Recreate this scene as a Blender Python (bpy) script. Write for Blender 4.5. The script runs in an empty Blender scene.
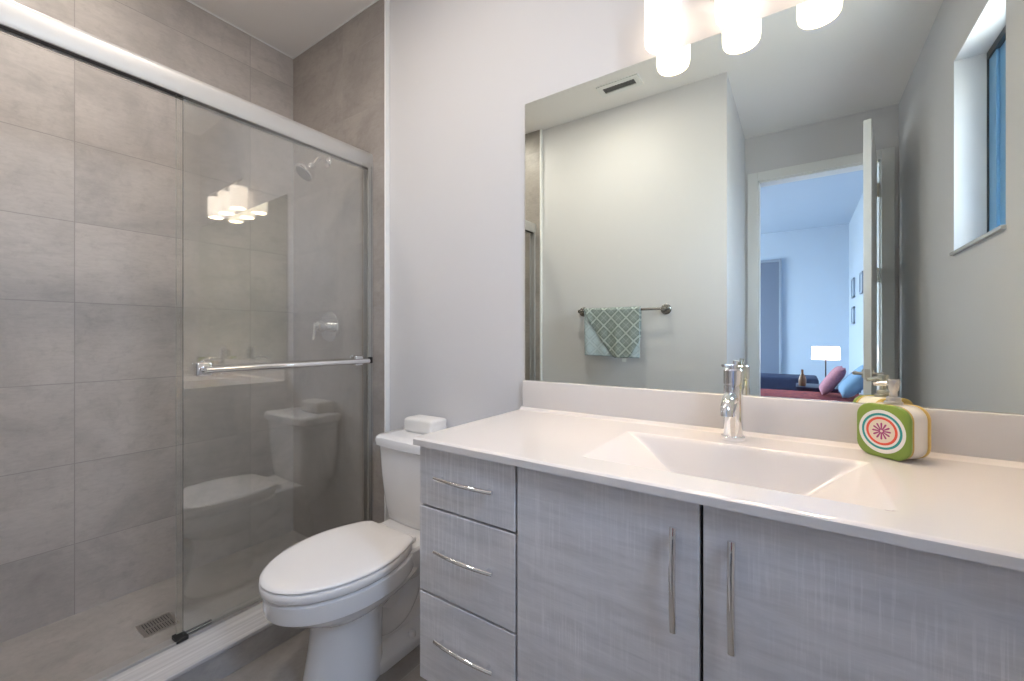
import bpy, bmesh, math, random
from mathutils import Vector, Matrix
random.seed(7)
sc = bpy.context.scene
C = sc.collection
PI = math.pi

# ------------------------------------------------------------ camera
F_PX, YAW, V0 = 421.5, 0.5966, 336.2
cam_d = bpy.data.cameras.new('camera')
cam = bpy.data.objects.new('camera', cam_d)
C.objects.link(cam)
cam.location = (0, -1.33, 1.12)
cam.rotation_euler = (PI / 2, 0, YAW)
cam_d.sensor_width = 36
cam_d.lens = F_PX / 1024 * 36
cam_d.shift_y = (V0 - 340.5) / 1024
cam_d.clip_start = 0.02
sc.camera = cam
# ------------------------------------------------------------ view and light
sc.view_settings.view_transform = 'Standard'
sc.view_settings.look = 'None'
sc.view_settings.gamma = 1
sc.view_settings.exposure = 1.12
sc.view_settings.use_curve_mapping = False
SKY = 17.0
LAMP = 0.95
BULB = 190.0
FILL_BATH, FILL_SHOWER = 5.0, 2.3  # two ceiling lamps added out of view to brighten bath and shower
sc.cycles.max_bounces = 14
sc.cycles.diffuse_bounces = 8
sc.cycles.glossy_bounces = 8
sc.cycles.transparent_max_bounces = 16
sc.cycles.sample_clamp_indirect = 12
sc.cycles.use_denoising = True
w = bpy.data.worlds.new('sky')
sc.world = w
w.use_nodes = True
nt = w.node_tree
nt.nodes.clear()
wo = nt.nodes.new('ShaderNodeOutputWorld')
bg = nt.nodes.new('ShaderNodeBackground')
tc = nt.nodes.new('ShaderNodeTexCoord')
sx = nt.nodes.new('ShaderNodeSeparateXYZ')
cr = nt.nodes.new('ShaderNodeValToRGB')
mp = nt.nodes.new('ShaderNodeMapRange')
mp.inputs['From Min'].default_value = -1
mp.inputs['From Max'].default_value = 1
cr.color_ramp.elements[0].position = 0.46
cr.color_ramp.elements[0].color = (0.42, 0.44, 0.46, 1)
cr.color_ramp.elements[1].position = 0.54
cr.color_ramp.elements[1].color = (0.80, 0.88, 1.0, 1)
e = cr.color_ramp.elements.new(0.95)
e.color = (0.45, 0.64, 1.0, 1)
nt.links.new(tc.outputs['Generated'], sx.inputs[0])
nt.links.new(sx.outputs['Z'], mp.inputs['Value'])
nt.links.new(mp.outputs[0], cr.inputs[0])
nt.links.new(cr.outputs[0], bg.inputs['Color'])
bg.inputs['Strength'].default_value = SKY
nt.links.new(bg.outputs[0], wo.inputs[0])


def portal(loc, rot, sx_, sy_):
    d = bpy.data.lights.new('daylight_portal', 'AREA')
    d.shape = 'RECTANGLE'
    d.size, d.size_y = sx_, sy_
    d.cycles.is_portal = True
    o = bpy.data.objects.new('daylight_portal', d)
    o.location = loc
    o.rotation_euler = rot
    C.objects.link(o)




def fill_lamp(x, y, z, watts, col=(1.0, 0.92, 0.84)):  # disk lamp of an added fill light, not a known fitting
    d = bpy.data.lights.new('fill_lamp', 'AREA')
    d.shape = 'DISK'
    d.size = 0.14
    d.energy = watts
    d.color = col
    o = bpy.data.objects.new('fill_lamp', d)
    o.location = (x, y, z)
    C.objects.link(o)


# ------------------------------------------------------------ room numbers (metres)
CEIL = 2.73
XR = 0.575          # right wall
XW = -2.42          # tiled shower wall
YE = -0.022         # tile face of the shower end wall
YT = -1.54          # towel wall, opposite the mirror
XREC = -0.36        # side wall of the entry recess
YD = -2.60          # door wall
XG = -1.700         # shower glass line
XTE = -1.615        # edge of tiling beside the toilet
BX0, BX1, BY0, BY1 = -3.2, 0.60, -6.4, YD - 0.12   # bedroom
WY0, WY1, WZ0, WZ1 = -1.347, -0.779, 1.492, 2.345   # bathroom window opening
DX0, DX1, DZ = -0.270, 0.482, 2.362                 # door opening
BWY0, BWY1, BWZ0, BWZ1 = -5.6, -3.75, 0.85, 2.35      # bedroom window
portal((XR + 0.19, (WY0 + WY1) / 2, (WZ0 + WZ1) / 2), (0, PI / 2, 0), WZ1 - WZ0, WY1 - WY0)
portal((BX0 - 0.1, (BWY0 + BWY1) / 2, (BWZ0 + BWZ1) / 2), (0, -PI / 2, 0), BWZ1 - BWZ0, BWY1 - BWY0)

FILLS = ((-1.02, -0.88, FILL_BATH, 'round white ceiling fill light added out of view over the bathroom floor'), (-1.98, -1.15, FILL_SHOWER, 'round white ceiling fill light added out of view over the shower floor'))
for x_, y_, p_, _l in FILLS:
    fill_lamp(x_, y_, CEIL - 0.014, p_)

# ------------------------------------------------------------ materials
MATS = {}


def mat(name, color, rough=0.5, metal=0.0, spec=0.5, coat=0.0, emit=None, estr=0.0):
    if name in MATS:
        return MATS[name]
    m = bpy.data.materials.new(name)
    m.use_nodes = True
    b = m.node_tree.nodes['Principled BSDF']
    b.inputs['Base Color'].default_value = (*color, 1)
    b.inputs['Roughness'].default_value = rough
    b.inputs['Metallic'].default_value = metal
    b.inputs['Specular IOR Level'].default_value = spec
    b.inputs['Coat Weight'].default_value = coat
    b.inputs['Coat Roughness'].default_value = 0.05
    if emit:
        b.inputs['Emission Color'].default_value = (*emit, 1)
        b.inputs['Emission Strength'].default_value = estr
    MATS[name] = m
    return m


class NT:
    """tiny node helper"""

    def __init__(s, m):
        s.t = m.node_tree
        s.b = s.t.nodes['Principled BSDF']

    def n(s, kind, **kw):
        x = s.t.nodes.new(kind)
        for k, v in kw.items():
            setattr(x, k, v)
        return x

    def l(s, a, b):
        s.t.links.new(a, b)

    def math(s, op, a, b=None, c=None):
        x = s.n('ShaderNodeMath', operation=op)
        for i, v in enumerate((a, b, c)):
            if v is None:
                continue
            if hasattr(v, 'is_linked') or hasattr(v, 'links'):
                s.l(v, x.inputs[i])
            else:
                x.inputs[i].default_value = v
        return x.outputs[0]

    def mix(s, f, a, b, mode='MIX'):
        x = s.n('ShaderNodeMix', data_type='RGBA', blend_type=mode)
        for sock, v in ((x.inputs[0], f), (x.inputs[6], a), (x.inputs[7], b)):
            if isinstance(v, (int, float)):
                sock.default_value = v
            elif isinstance(v, tuple):
                sock.default_value = (*v, 1)
            else:
                s.l(v, sock)
        return x.outputs[2]

    def coords(s, scale=(1, 1, 1), loc=(0, 0, 0)):
        t = s.n('ShaderNodeTexCoord')
        m = s.n('ShaderNodeMapping')
        m.inputs['Scale'].default_value = scale
        m.inputs['Location'].default_value = loc
        s.l(t.outputs['Object'], m.inputs[0])
        return m.outputs[0]

    def noise(s, vec, scale, detail=4, rough=0.55, dist=0.0):
        x = s.n('ShaderNodeTexNoise')
        x.inputs['Scale'].default_value = scale
        x.inputs['Detail'].default_value = detail
        x.inputs['Roughness'].default_value = rough
        x.inputs['Distortion'].default_value = dist
        s.l(vec, x.inputs['Vector'])
        return x.outputs['Fac']

    def ramp(s, f, *stops):
        x = s.n('ShaderNodeValToRGB')
        e = x.color_ramp.elements
        while len(e) < len(stops):
            e.new(0.5)
        for k, (p, c) in zip(e, stops):
            k.position = p
            k.color = (*c, 1) if len(c) == 3 else c
        s.l(f, x.inputs[0])
        return x.outputs[0]


def paint(name, color, rough=0.55, bump=0.02):
    m = mat(name, color, rough, spec=0.35)
    k = NT(m)
    v = k.coords()
    n = k.noise(v, 900, 2)
    c = k.mix(k.noise(v, 2.2, 3), tuple(x * 0.985 for x in color), tuple(min(1, x * 1.015) for x in color))
    k.l(c, k.b.inputs['Base Color'])
    b = k.n('ShaderNodeBump')
    b.inputs['Strength'].default_value = bump
    b.inputs['Distance'].default_value = 0.001
    k.l(n, b.inputs['Height'])
    k.l(b.outputs[0], k.b.inputs['Normal'])
    return m


def tile(name, axis, u0, du, v0, dv, base, vaxis='Z', rough=0.42, grout=(0.34, 0.31, 0.29), gw=0.0015):
    """large concrete-look porcelain tile in a stacked grid; axis/vaxis: the two in-plane axes"""
    m = mat(name, base, rough, spec=0.4)
    k = NT(m)
    t = k.n('ShaderNodeTexCoord')
    s = k.n('ShaderNodeSeparateXYZ')
    k.l(t.outputs['Object'], s.inputs[0])
    U, V = s.outputs[axis], s.outputs[vaxis]
    a = k.math('DIVIDE', k.math('SUBTRACT', U, u0), du)
    b = k.math('DIVIDE', k.math('SUBTRACT', V, v0), dv)

    def line(x, d):
        f = k.math('FRACT', x)
        f = k.math('MINIMUM', f, k.math('SUBTRACT', 1.0, f))
        return k.math('LESS_THAN', f, gw / d / 1.0)
    g = k.math('MAXIMUM', line(a, du), line(b, dv))
    cell = k.n('ShaderNodeCombineXYZ')
    k.l(k.math('FLOOR', a), cell.inputs[0])
    k.l(k.math('FLOOR', b), cell.inputs[1])
    wn = k.n('ShaderNodeTexWhiteNoise')
    k.l(cell.outputs[0], wn.inputs['Vector'])
    off = k.n('ShaderNodeVectorMath', operation='MULTIPLY_ADD')
    k.l(wn.outputs['Color'], off.inputs[0])
    off.inputs[1].default_value = (7, 7, 7)
    k.l(t.outputs['Object'], off.inputs[2])
    n1 = k.noise(off.outputs[0], 2.6, 9, 0.62, 0.6)
    n2 = k.noise(off.outputs[0], 22, 6, 0.7, 0.2)
    st = k.n('ShaderNodeMapping')
    st.inputs['Scale'].default_value = (2.2, 2.2, 7)
    st.inputs['Rotation'].default_value = (0.25, 0.25, 0)
    k.l(off.outputs[0], st.inputs[0])
    n3 = k.noise(st.outputs[0], 1.6, 8, 0.65, 1.2)
    dark = tuple(x * 0.75 for x in base)
    lite = tuple(x * 1.15 for x in base)
    c = k.ramp(n1, (0.30, dark), (0.50, base), (0.72, lite))
    fs = k.n('ShaderNodeMapping')
    fs.inputs['Scale'].default_value = (30, 30, 110)
    k.l(off.outputs[0], fs.inputs[0])
    n4 = k.noise(fs.outputs[0], 1.0, 5, 0.7, 0.3)
    c = k.mix(k.math('MULTIPLY', k.ramp(n4, (0.42, (0, 0, 0)), (0.75, (1, 1, 1))), 0.30), c, tuple(x * 0.62 for x in base))
    c = k.mix(k.ramp(n2, (0.52, (0, 0, 0)), (0.80, (0.5, 0.5, 0.5))), c, tuple(x * 0.60 for x in base))
    c = k.mix(k.ramp(n3, (0.52, (0, 0, 0)), (0.70, (0.35, 0.35, 0.35))), c, tuple(x * 0.66 for x in base))
    c = k.mix(g, c, grout)
    k.l(c, k.b.inputs['Base Color'])
    r = k.math('ADD', k.math('MULTIPLY', n2, 0.12), rough - 0.06)
    k.l(r, k.b.inputs['Roughness'])
    bp = k.n('ShaderNodeBump')
    bp.inputs['Strength'].default_value = 0.25
    bp.inputs['Distance'].default_value = 0.002
    k.l(k.math('SUBTRACT', k.math('MULTIPLY', n2, 0.08), g), bp.inputs['Height'])
    k.l(bp.outputs[0], k.b.inputs['Normal'])
    return m


M_WALL = paint('white_wall_paint', (0.66, 0.65, 0.655))
M_CEIL = paint('ceiling_paint', (0.85, 0.825, 0.80), 0.7)
M_TRIM = paint('white_trim_enamel', (0.80, 0.80, 0.78), 0.3, 0.0)
M_BWALL = paint('bedroom_wall_paint', (0.49, 0.59, 0.71), 0.35)
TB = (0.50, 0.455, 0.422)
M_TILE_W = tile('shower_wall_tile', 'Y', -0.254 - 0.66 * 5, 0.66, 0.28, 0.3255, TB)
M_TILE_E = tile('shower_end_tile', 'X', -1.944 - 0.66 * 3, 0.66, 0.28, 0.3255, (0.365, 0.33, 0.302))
M_TILE_F = tile('floor_tile', 'X', -1.07 - 0.50 * 8, 0.50, -0.2 - 0.9 * 6, 0.9, (0.31, 0.285, 0.265), 'Y', 0.35, (0.36, 0.34, 0.32))
M_TILE_SF = tile('shower_floor_tile', 'Y', -9.0, 12.0, -9.0, 12.0, (0.44, 0.405, 0.375), 'X', 0.42)
M_CURB = tile('curb_tile', 'Y', -9.0, 12.0, -9.0, 12.0, (0.40, 0.385, 0.375), 'Z', 0.30)
M_CHROME = mat('chrome', (0.87, 0.87, 0.88), 0.06, 1.0)
M_NICKEL = mat('brushed_nickel', (0.62, 0.58, 0.52), 0.28, 1.0)
M_PEWTER = mat('dark_polished_nickel', (0.33, 0.31, 0.29), 0.22, 1.0)
M_ALU = mat('bright_aluminium', (0.50, 0.485, 0.47), 0.48, 0.6)
M_BLACK = mat('black_plastic', (0.012, 0.012, 0.013), 0.4)
M_DARK = mat('dark_cabinet_inside', (0.02, 0.019, 0.02), 0.7)
M_PORC = mat('white_porcelain', (0.83, 0.82, 0.82), 0.08, coat=0.4)
M_SEAT = mat('white_seat_plastic', (0.84, 0.82, 0.81), 0.16)
M_TOP = mat('cultured_marble', (0.70, 0.668, 0.645), 0.12, coat=0.3)
M_MIRROR = mat('mirror_silver', (0.91, 0.955, 0.885), 0.0, 1.0)
M_SHADE = mat('frosted_lamp_glass', (0.9, 0.88, 0.85), 0.4, emit=(1.0, 0.84, 0.68), estr=LAMP)
M_BULB = mat('bulb_glow', (0.9, 0.88, 0.85), 0.4, emit=(1.0, 0.77, 0.54), estr=BULB)


def make_glass(name, tint, ior=1.5):
    m = bpy.data.materials.new(name)
    m.use_nodes = True
    t = m.node_tree
    t.nodes.clear()
    out = t.nodes.new('ShaderNodeOutputMaterial')
    tr = t.nodes.new('ShaderNodeBsdfTransparent')
    gl = t.nodes.new('ShaderNodeBsdfGlossy')
    fr = t.nodes.new('ShaderNodeFresnel')
    ge = t.nodes.new('ShaderNodeNewGeometry')
    mx = t.nodes.new('ShaderNodeMixShader')
    mr = t.nodes.new('ShaderNodeMapRange')
    mr.inputs['To Min'].default_value = ior
    mr.inputs['To Max'].default_value = 1 / ior
    tr.inputs[0].default_value = (*tint, 1)
    gl.inputs['Color'].default_value = (1, 1, 1, 1)
    gl.inputs['Roughness'].default_value = 0.0
    t.links.new(ge.outputs['Backfacing'], mr.inputs['Value'])
    t.links.new(mr.outputs[0], fr.inputs['IOR'])
    t.links.new(fr.outputs[0], mx.inputs[0])
    t.links.new(tr.outputs[0], mx.inputs[1])
    t.links.new(gl.outputs[0], mx.inputs[2])
    t.links.new(mx.outputs[0], out.inputs[0])
    return m


M_GLASS = make_glass('shower_glass', (0.975, 0.98, 0.972), 1.45)
M_GLASS_C = make_glass('coated_shower_glass', (0.975, 0.98, 0.972), 2.1)
M_WINGLASS = make_glass('window_glass', (0.97, 0.98, 0.98))
M_GEDGE = mat('glass_cut_edge', (0.16, 0.17, 0.155), 0.15, spec=0.6)
M_GEDGE2 = mat('pale_glass_edge', (0.42, 0.43, 0.40), 0.15, spec=0.6)


def laminate():
    base = (0.66, 0.645, 0.655)
    m = mat('grey_textured_laminate', base, 0.42, spec=0.4)
    k = NT(m)
    n1 = k.noise(k.coords((3, 1, 22)), 2.2, 8, 0.65, 0.4)
    n2 = k.noise(k.coords((14, 1, 220)), 1.6, 4, 0.6)
    n3 = k.noise(k.coords((260, 1, 8)), 1.0, 3, 0.6)
    n4 = k.noise(k.coords((2, 1, 5)), 1.3, 4, 0.6)
    c = k.ramp(n1, (0.28, tuple(x * 0.84 for x in base)), (0.5, base), (0.74, tuple(x * 1.16 for x in base)))
    c = k.mix(k.math('MULTIPLY', n2, 0.42), c, tuple(x * 0.72 for x in base))
    # fine woven hatch: vertical ticks that come and go
    tick = k.math('MULTIPLY', k.ramp(n3, (0.50, (0, 0, 0)), (0.62, (1, 1, 1))), k.ramp(n4, (0.42, (0, 0, 0)), (0.62, (0.26, 0.26, 0.26))))
    c = k.mix(tick, c, tuple(min(1, x * 1.5) for x in base))
    k.l(c, k.b.inputs['Base Color'])
    bp = k.n('ShaderNodeBump')
    bp.inputs['Strength'].default_value = 0.12
    bp.inputs['Distance'].default_value = 0.0006
    k.l(k.math('ADD', n2, n3), bp.inputs['Height'])
    k.l(bp.outputs[0], k.b.inputs['Normal'])
    return m


M_LAM = laminate()

# ------------------------------------------------------------ geometry helpers
WORLD = {}


def NB():
    return bmesh.new()


def mk(name, bm, m, parent=None, loc=None, smooth=True, angle=40):
    """link the bmesh (world coordinates) as one object, origin at loc / relative to its parent"""
    me = bpy.data.meshes.new(name)
    base = Vector((0, 0, 0))
    if parent is not None:
        base = WORLD[parent.name]
    elif loc is not None:
        base = Vector(loc)
    bmesh.ops.translate(bm, verts=bm.verts, vec=-base)
    bmesh.ops.recalc_face_normals(bm, faces=bm.faces)
    bm.to_mesh(me)
    bm.free()
    o = bpy.data.objects.new(name, me)
    for x in (m if isinstance(m, (list, tuple)) else [m]):
        me.materials.append(x)
    C.objects.link(o)
    if parent is not None:
        o.parent = parent
    elif loc is not None:
        o.location = loc
    WORLD[o.name] = base
    if smooth:
        for p in me.polygons:
            p.use_smooth = True
        me.set_sharp_from_angle(angle=math.radians(angle))
    return o


def thing(name, loc, label, cat, group=None):
    o = bpy.data.objects.new(name, None)
    o.empty_display_size = 0.05
    o.location = loc
    C.objects.link(o)
    WORLD[o.name] = Vector(loc)
    return tag(o, label, cat, group)


def tag(o, label, cat, group=None):
    o['label'] = label
    o['category'] = cat
    if group:
        o['group'] = group
    return o


def struct(name, bm, m, parent=None, smooth=False):
    o = mk(name, bm, m, parent, smooth=smooth)
    if parent is None:
        o['kind'] = 'structure'
    return o


def bx(bm, x0, x1, y0, y1, z0, z1, bev=0.0, seg=2):
    r = bmesh.ops.create_cube(bm, size=1)
    vs = r['verts']
    for v in vs:
        v.co = Vector(((x0 + x1) / 2 + v.co.x * (x1 - x0), (y0 + y1) / 2 + v.co.y * (y1 - y0), (z0 + z1) / 2 + v.co.z * (z1 - z0)))
    if bev > 0:
        es = list({e for v in vs for e in v.link_edges})
        bmesh.ops.bevel(bm, geom=es, offset=bev, segments=seg, profile=0.5, affect='EDGES')
    return bm


def frame_of(d, up=(0, 0, 1)):
    d = Vector(d).normalized()
    up = Vector(up)
    if abs(d.dot(up)) > 0.98:
        up = Vector((0, 1, 0))
    a = d.cross(up).normalized()
    return a, a.cross(d).normalized()


def cyl(bm, p0, p1, r0, r1=None, seg=24, caps=True):
    r1 = r0 if r1 is None else r1
    p0, p1 = Vector(p0), Vector(p1)
    a, b = frame_of(p1 - p0)
    A, B = [], []
    for i in range(seg):
        t = 2 * PI * i / seg
        d = a * math.cos(t) + b * math.sin(t)
        A.append(bm.verts.new(p0 + d * r0))
        B.append(bm.verts.new(p1 + d * r1))
    for i in range(seg):
        j = (i + 1) % seg
        bm.faces.new((A[i], A[j], B[j], B[i]))
    if caps:
        bm.faces.new(A[::-1])
        bm.faces.new(B)
    return bm


def tube(bm, pts, r, seg=14, caps=True):
    pts = [Vector(p) for p in pts]
    rs = r if isinstance(r, (list, tuple)) else [r] * len(pts)
    rings = []
    a = None
    for i, p in enumerate(pts):
        d = (pts[min(i + 1, len(pts) - 1)] - pts[max(i - 1, 0)]).normalized()
        if a is None:
            a, b = frame_of(d)
        else:
            a = (a - d * a.dot(d)).normalized()
            b = a.cross(d)
        rings.append([bm.verts.new(p + (a * math.cos(2 * PI * k / seg) + b * math.sin(2 * PI * k / seg)) * rs[i]) for k in range(seg)])
    for A, B in zip(rings, rings[1:]):
        for k in range(seg):
            j = (k + 1) % seg
            bm.faces.new((A[k], A[j], B[j], B[k]))
    if caps:
        bm.faces.new(rings[0][::-1])
        bm.faces.new(rings[-1])
    return bm


def loft(bm, rings, cap0=True, cap1=True, closed=True):
    V = [[bm.verts.new(p) for p in r] for r in rings]
    n = len(V[0])
    for A, B in zip(V, V[1:]):
        for k in range(n if closed else n - 1):
            j = (k + 1) % n
            bm.faces.new((A[k], A[j], B[j], B[k]))
    if cap0:
        bm.faces.new(V[0][::-1])
    if cap1:
        bm.faces.new(V[-1])
    return bm


def lathe(bm, prof, c, axis=(0, 0, 1), seg=32):
    """prof: (radius, along-axis) pairs"""
    c = Vector(c)
    ax = Vector(axis).normalized()
    a, b = frame_of(ax)
    rings = []
    for r, h in prof:
        rings.append([c + ax * h + (a * math.cos(2 * PI * k / seg) + b * math.sin(2 * PI * k / seg)) * max(r, 1e-5) for k in range(seg)])
    return loft(bm, rings)


def strip(bm, path, wdir, wid, th, ndir):
    """sweep a flat rectangular section along path; wdir width axis; ndir thickness reference"""
    path = [Vector(p) for p in path]
    W = Vector(wdir).normalized()
    rings = []
    for i, p in enumerate(path):
        d = (path[min(i + 1, len(path) - 1)] - path[max(i - 1, 0)]).normalized()
        N = d.cross(W).normalized()
        q = [(wid / 2 * math.cos(2 * PI * a_ / 16), th / 2 * math.sin(2 * PI * a_ / 16)) for a_ in range(16)]
        rings.append([p + W * u + N * v for u, v in q])
    return loft(bm, rings)


def rrect(w, h, r, seg=6, cx=0, cy=0):
    pts = []
    for sx_, sy_, a0 in ((1, 1, 0), (-1, 1, PI / 2), (-1, -1, PI), (1, -1, 1.5 * PI)):
        for k in range(seg + 1):
            t = a0 + k / seg * PI / 2
            pts.append((cx + sx_ * (w / 2 - r) + r * math.cos(t), cy + sy_ * (h / 2 - r) + r * math.sin(t)))
    return pts


def egg(cx, yf, yb, hw, z, yw=None, n=56, pb=2.0, pf=2.0, back_hw=None):
    """plan of a bowl or seat: round front at yf (toward -y), flatter back at yb"""
    yw = yb + (yf - yb) * 0.42 if yw is None else yw
    pts = []
    for k in range(n):
        t = 2 * PI * k / n
        s, c = math.sin(t), math.cos(t)
        p = pf if c > 0 else pb
        x = hw * math.copysign(abs(s) ** (2 / p), s)
        y = yw + ((yf - yw) if c > 0 else (yw - yb)) * (1 if c > 0 else 1) * (abs(c) ** (2 / p)) * (1 if c > 0 else -1)
        pts.append(Vector((cx + x, y, z)))
    return pts


def cap_mat():
    m = mat('pale_stone_cap_sheen', (0.52, 0.51, 0.515), 0.14)
    k = NT(m)
    n = k.noise(k.coords((60, 1.2, 20)), 1.0, 5, 0.6, 0.3)
    k.l(k.ramp(n, (0.36, (0.46, 0.45, 0.455)), (0.52, (0.55, 0.54, 0.545)), (0.66, (0.66, 0.65, 0.65))), k.b.inputs['Base Color'])  # pale streaks along the curb are reflections put into the stone colour
    return m


# ============================================================ THE ROOM
b = NB(); bx(b, -1.62, XR, YD - 0.12, 0.0, -0.1, 0.0)
struct('floor', b, M_TILE_F)
b = NB(); bx(b, XW, XG + 0.02, YT, 0.0, -0.12, -0.005)
struct('floor_shower', b, M_TILE_SF)
b = NB(); bx(b, XW - 0.1, XR + 0.2, YT - 0.1, 0.1, CEIL, CEIL + 0.1); bx(b, XREC - 0.1, XR + 0.2, YD - 0.12, YT - 0.1, CEIL, CEIL + 0.1)
struct('ceiling', b, M_CEIL)
b = NB(); bx(b, XTE, XR + 0.2, 0.0, 0.1, 0, CEIL)
struct('wall_back', b, M_WALL)
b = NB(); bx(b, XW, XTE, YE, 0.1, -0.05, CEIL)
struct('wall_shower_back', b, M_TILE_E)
b = NB(); bx(b, XW - 0.1, XW, YT - 0.1, 0.1, -0.05, CEIL)
struct('wall_left', b, M_TILE_W)
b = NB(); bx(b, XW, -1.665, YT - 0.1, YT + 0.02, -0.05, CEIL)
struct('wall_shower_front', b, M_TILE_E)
b = NB(); bx(b, -1.665, XREC, YT - 0.1, YT, 0, CEIL); bx(b, XREC - 0.1, XREC, YD - 0.12, YT - 0.1, 0, CEIL)
struct('wall_front', b, M_WALL)
b = NB()
Y0, Y1 = YD - 0.12, 0.1
bx(b, XR, XR + 0.2, Y0, WY0, 0, CEIL); bx(b, XR, XR + 0.2, WY1, Y1, 0, CEIL)
bx(b, XR, XR + 0.2, WY0, WY1, 0, WZ0); bx(b, XR, XR + 0.2, WY0, WY1, WZ1, CEIL)
struct('wall_right', b, M_WALL)
b = NB()
bx(b, BX0, DX0, YD - 0.12, YD, 0, CEIL); bx(b, DX1, XR, YD - 0.12, YD, 0, CEIL); bx(b, DX0, DX1, YD - 0.12, YD, DZ, CEIL)
struct('wall_entry', b, M_WALL)
# tile edge trims
b = NB(); bx(b, XTE, XTE + 0.010, YE - 0.003, 0.0, 0, CEIL, 0.002)
struct('trim_1', b, M_TRIM)
b = NB(); bx(b, -1.665, -1.653, YT, YT + 0.023, 0, CEIL, 0.002)
struct('trim_2', b, M_TRIM)
# ceiling caulk line of the shower
b = NB(); bx(b, XW, XW + 0.004, YT + 0.02, YE, CEIL - 0.006, CEIL)
bx(b, XW, XTE, YE - 0.004, YE, CEIL - 0.006, CEIL)
struct('trim_3', b, M_TRIM)
# baseboards
for nm, a in (('baseboard_front', (-1.653, XREC, YT, YT + 0.014)), ('baseboard_entry', (XREC, XREC + 0.014, YD, YT)), ('baseboard_right', (XR - 0.014, XR, YD, -0.56))):
    b = NB(); bx(b, *a, 0, 0.12, 0.004)
    struct(nm, b, M_TRIM)
# curb
b = NB(); bx(b, XG - 0.03, -1.558, YT + 0.02, YE, -0.05, 0.10, 0.004)
t4 = struct('trim_4', b, M_CURB)
b = NB(); bx(b, XG - 0.034, -1.555, YT + 0.02, YE, 0.084, 0.1005, 0.004, 3)
struct('curb_cap', b, cap_mat(), t4)

# window 1 in the right wall
M_BLUE = mat('blue_window_sash', (0.14, 0.33, 0.55), 0.35)
M_DKFR = mat('dark_window_frame', (0.05, 0.055, 0.06), 0.4)
b = NB()
fx0, fx1 = XR + 0.100, XR + 0.16
bx(b, fx0, fx1, WY0, WY0 + 0.004, WZ0, WZ1); bx(b, fx0, fx1, WY1 - 0.03, WY1, WZ0, WZ1)
bx(b, fx0, fx1, WY0, WY1, WZ1 - 0.03, WZ1); bx(b, fx0, fx1, WY0, WY1, WZ0, WZ0 + 0.02)
win = struct('window_1', b, M_DKFR)
b = NB()
bx(b, fx0 + 0.006, fx1 - 0.01, WY0 + 0.004, WY0 + 0.085, WZ0 + 0.02, WZ1 - 0.03, 0.003)
bx(b, fx0 + 0.016, fx1 - 0.004, WY0 + 0.085, WY0 + 0.20, WZ0 + 0.02, WZ1 - 0.03, 0.003)
bx(b, fx0 + 0.010, fx1 - 0.006, WY0 + 0.20, WY1 - 0.03, WZ1 - 0.06, WZ1 - 0.03, 0.002)
bx(b, fx0 + 0.010, fx1 - 0.006, WY0 + 0.20, WY1 - 0.03, WZ0 + 0.02, WZ0 + 0.05, 0.002)
struct('window_sash', b, M_BLUE, win)
b = NB(); bx(b, fx0 + 0.03, fx0 + 0.036, WY0 + 0.20, WY1 - 0.03, WZ0 + 0.05, WZ1 - 0.06)
struct('window_pane', b, M_WINGLASS, win)
M_MARB = mat('pale_sill_stone', (0.60, 0.59, 0.58), 0.25)
b = NB(); bx(b, XR - 0.014, fx0, WY0 - 0.006, WY1 + 0.006, WZ0 - 0.012, WZ0 + 0.002, 0.003)
struct('window_sill', b, M_MARB, win)

# door casing on the bathroom side and the open door
b = NB()
cw = 0.071
bx(b, DX0 - cw, DX0, YD, YD + 0.016, 0, DZ + cw, 0.003); bx(b, DX1, DX1 + cw, YD, YD + 0.016, 0, DZ + cw, 0.003)
bx(b, DX0, DX1, YD, YD + 0.016, DZ, DZ + cw, 0.003)
bx(b, DX0, DX0 + 0.012, YD - 0.12, YD, 0, DZ); bx(b, DX1 - 0.012, DX1, YD - 0.12, YD, 0, DZ); bx(b, DX0, DX1, YD - 0.12, YD, DZ - 0.012, DZ)
tr5 = struct('trim_5', b, M_TRIM)
b = NB(); bx(b, DX0 + 0.012, DX0 + 0.0145, YD - 0.055, YD - 0.025, 0.87, 0.93)
struct('strike_plate', b, M_NICKEL, tr5)

# open door: hinged at the right jamb, swung into the bathroom
HX, HY, LA, LL, LT = DX1 - 0.022, YD + 0.016, math.radians(98.6), 0.760, 0.036


def leafpt(a, t, z):
    """a along the leaf from the hinge, t across (0..LT towards the right wall)"""
    d = Vector((math.cos(LA), math.sin(LA), 0))
    n = Vector((math.sin(LA), -math.cos(LA), 0))
    p = Vector((HX, HY, 0)) + d * a + n * t
    return Vector((p.x, p.y, z))


def leafbox(bm, a0, a1, t0, t1, z0, z1, bev=0.0):
    s = len(bm.verts)
    nb = bmesh.new()
    bx(nb, a0, a1, t0, t1, z0, z1, bev)
    me = bpy.data.meshes.new('tmp')
    for v in nb.verts:
        v.co = leafpt(v.co.x, v.co.y, v.co.z)
    nb.to_mesh(me); nb.free()
    bm.from_mesh(me)
    bpy.data.meshes.remove(me)
    return bm


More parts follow.
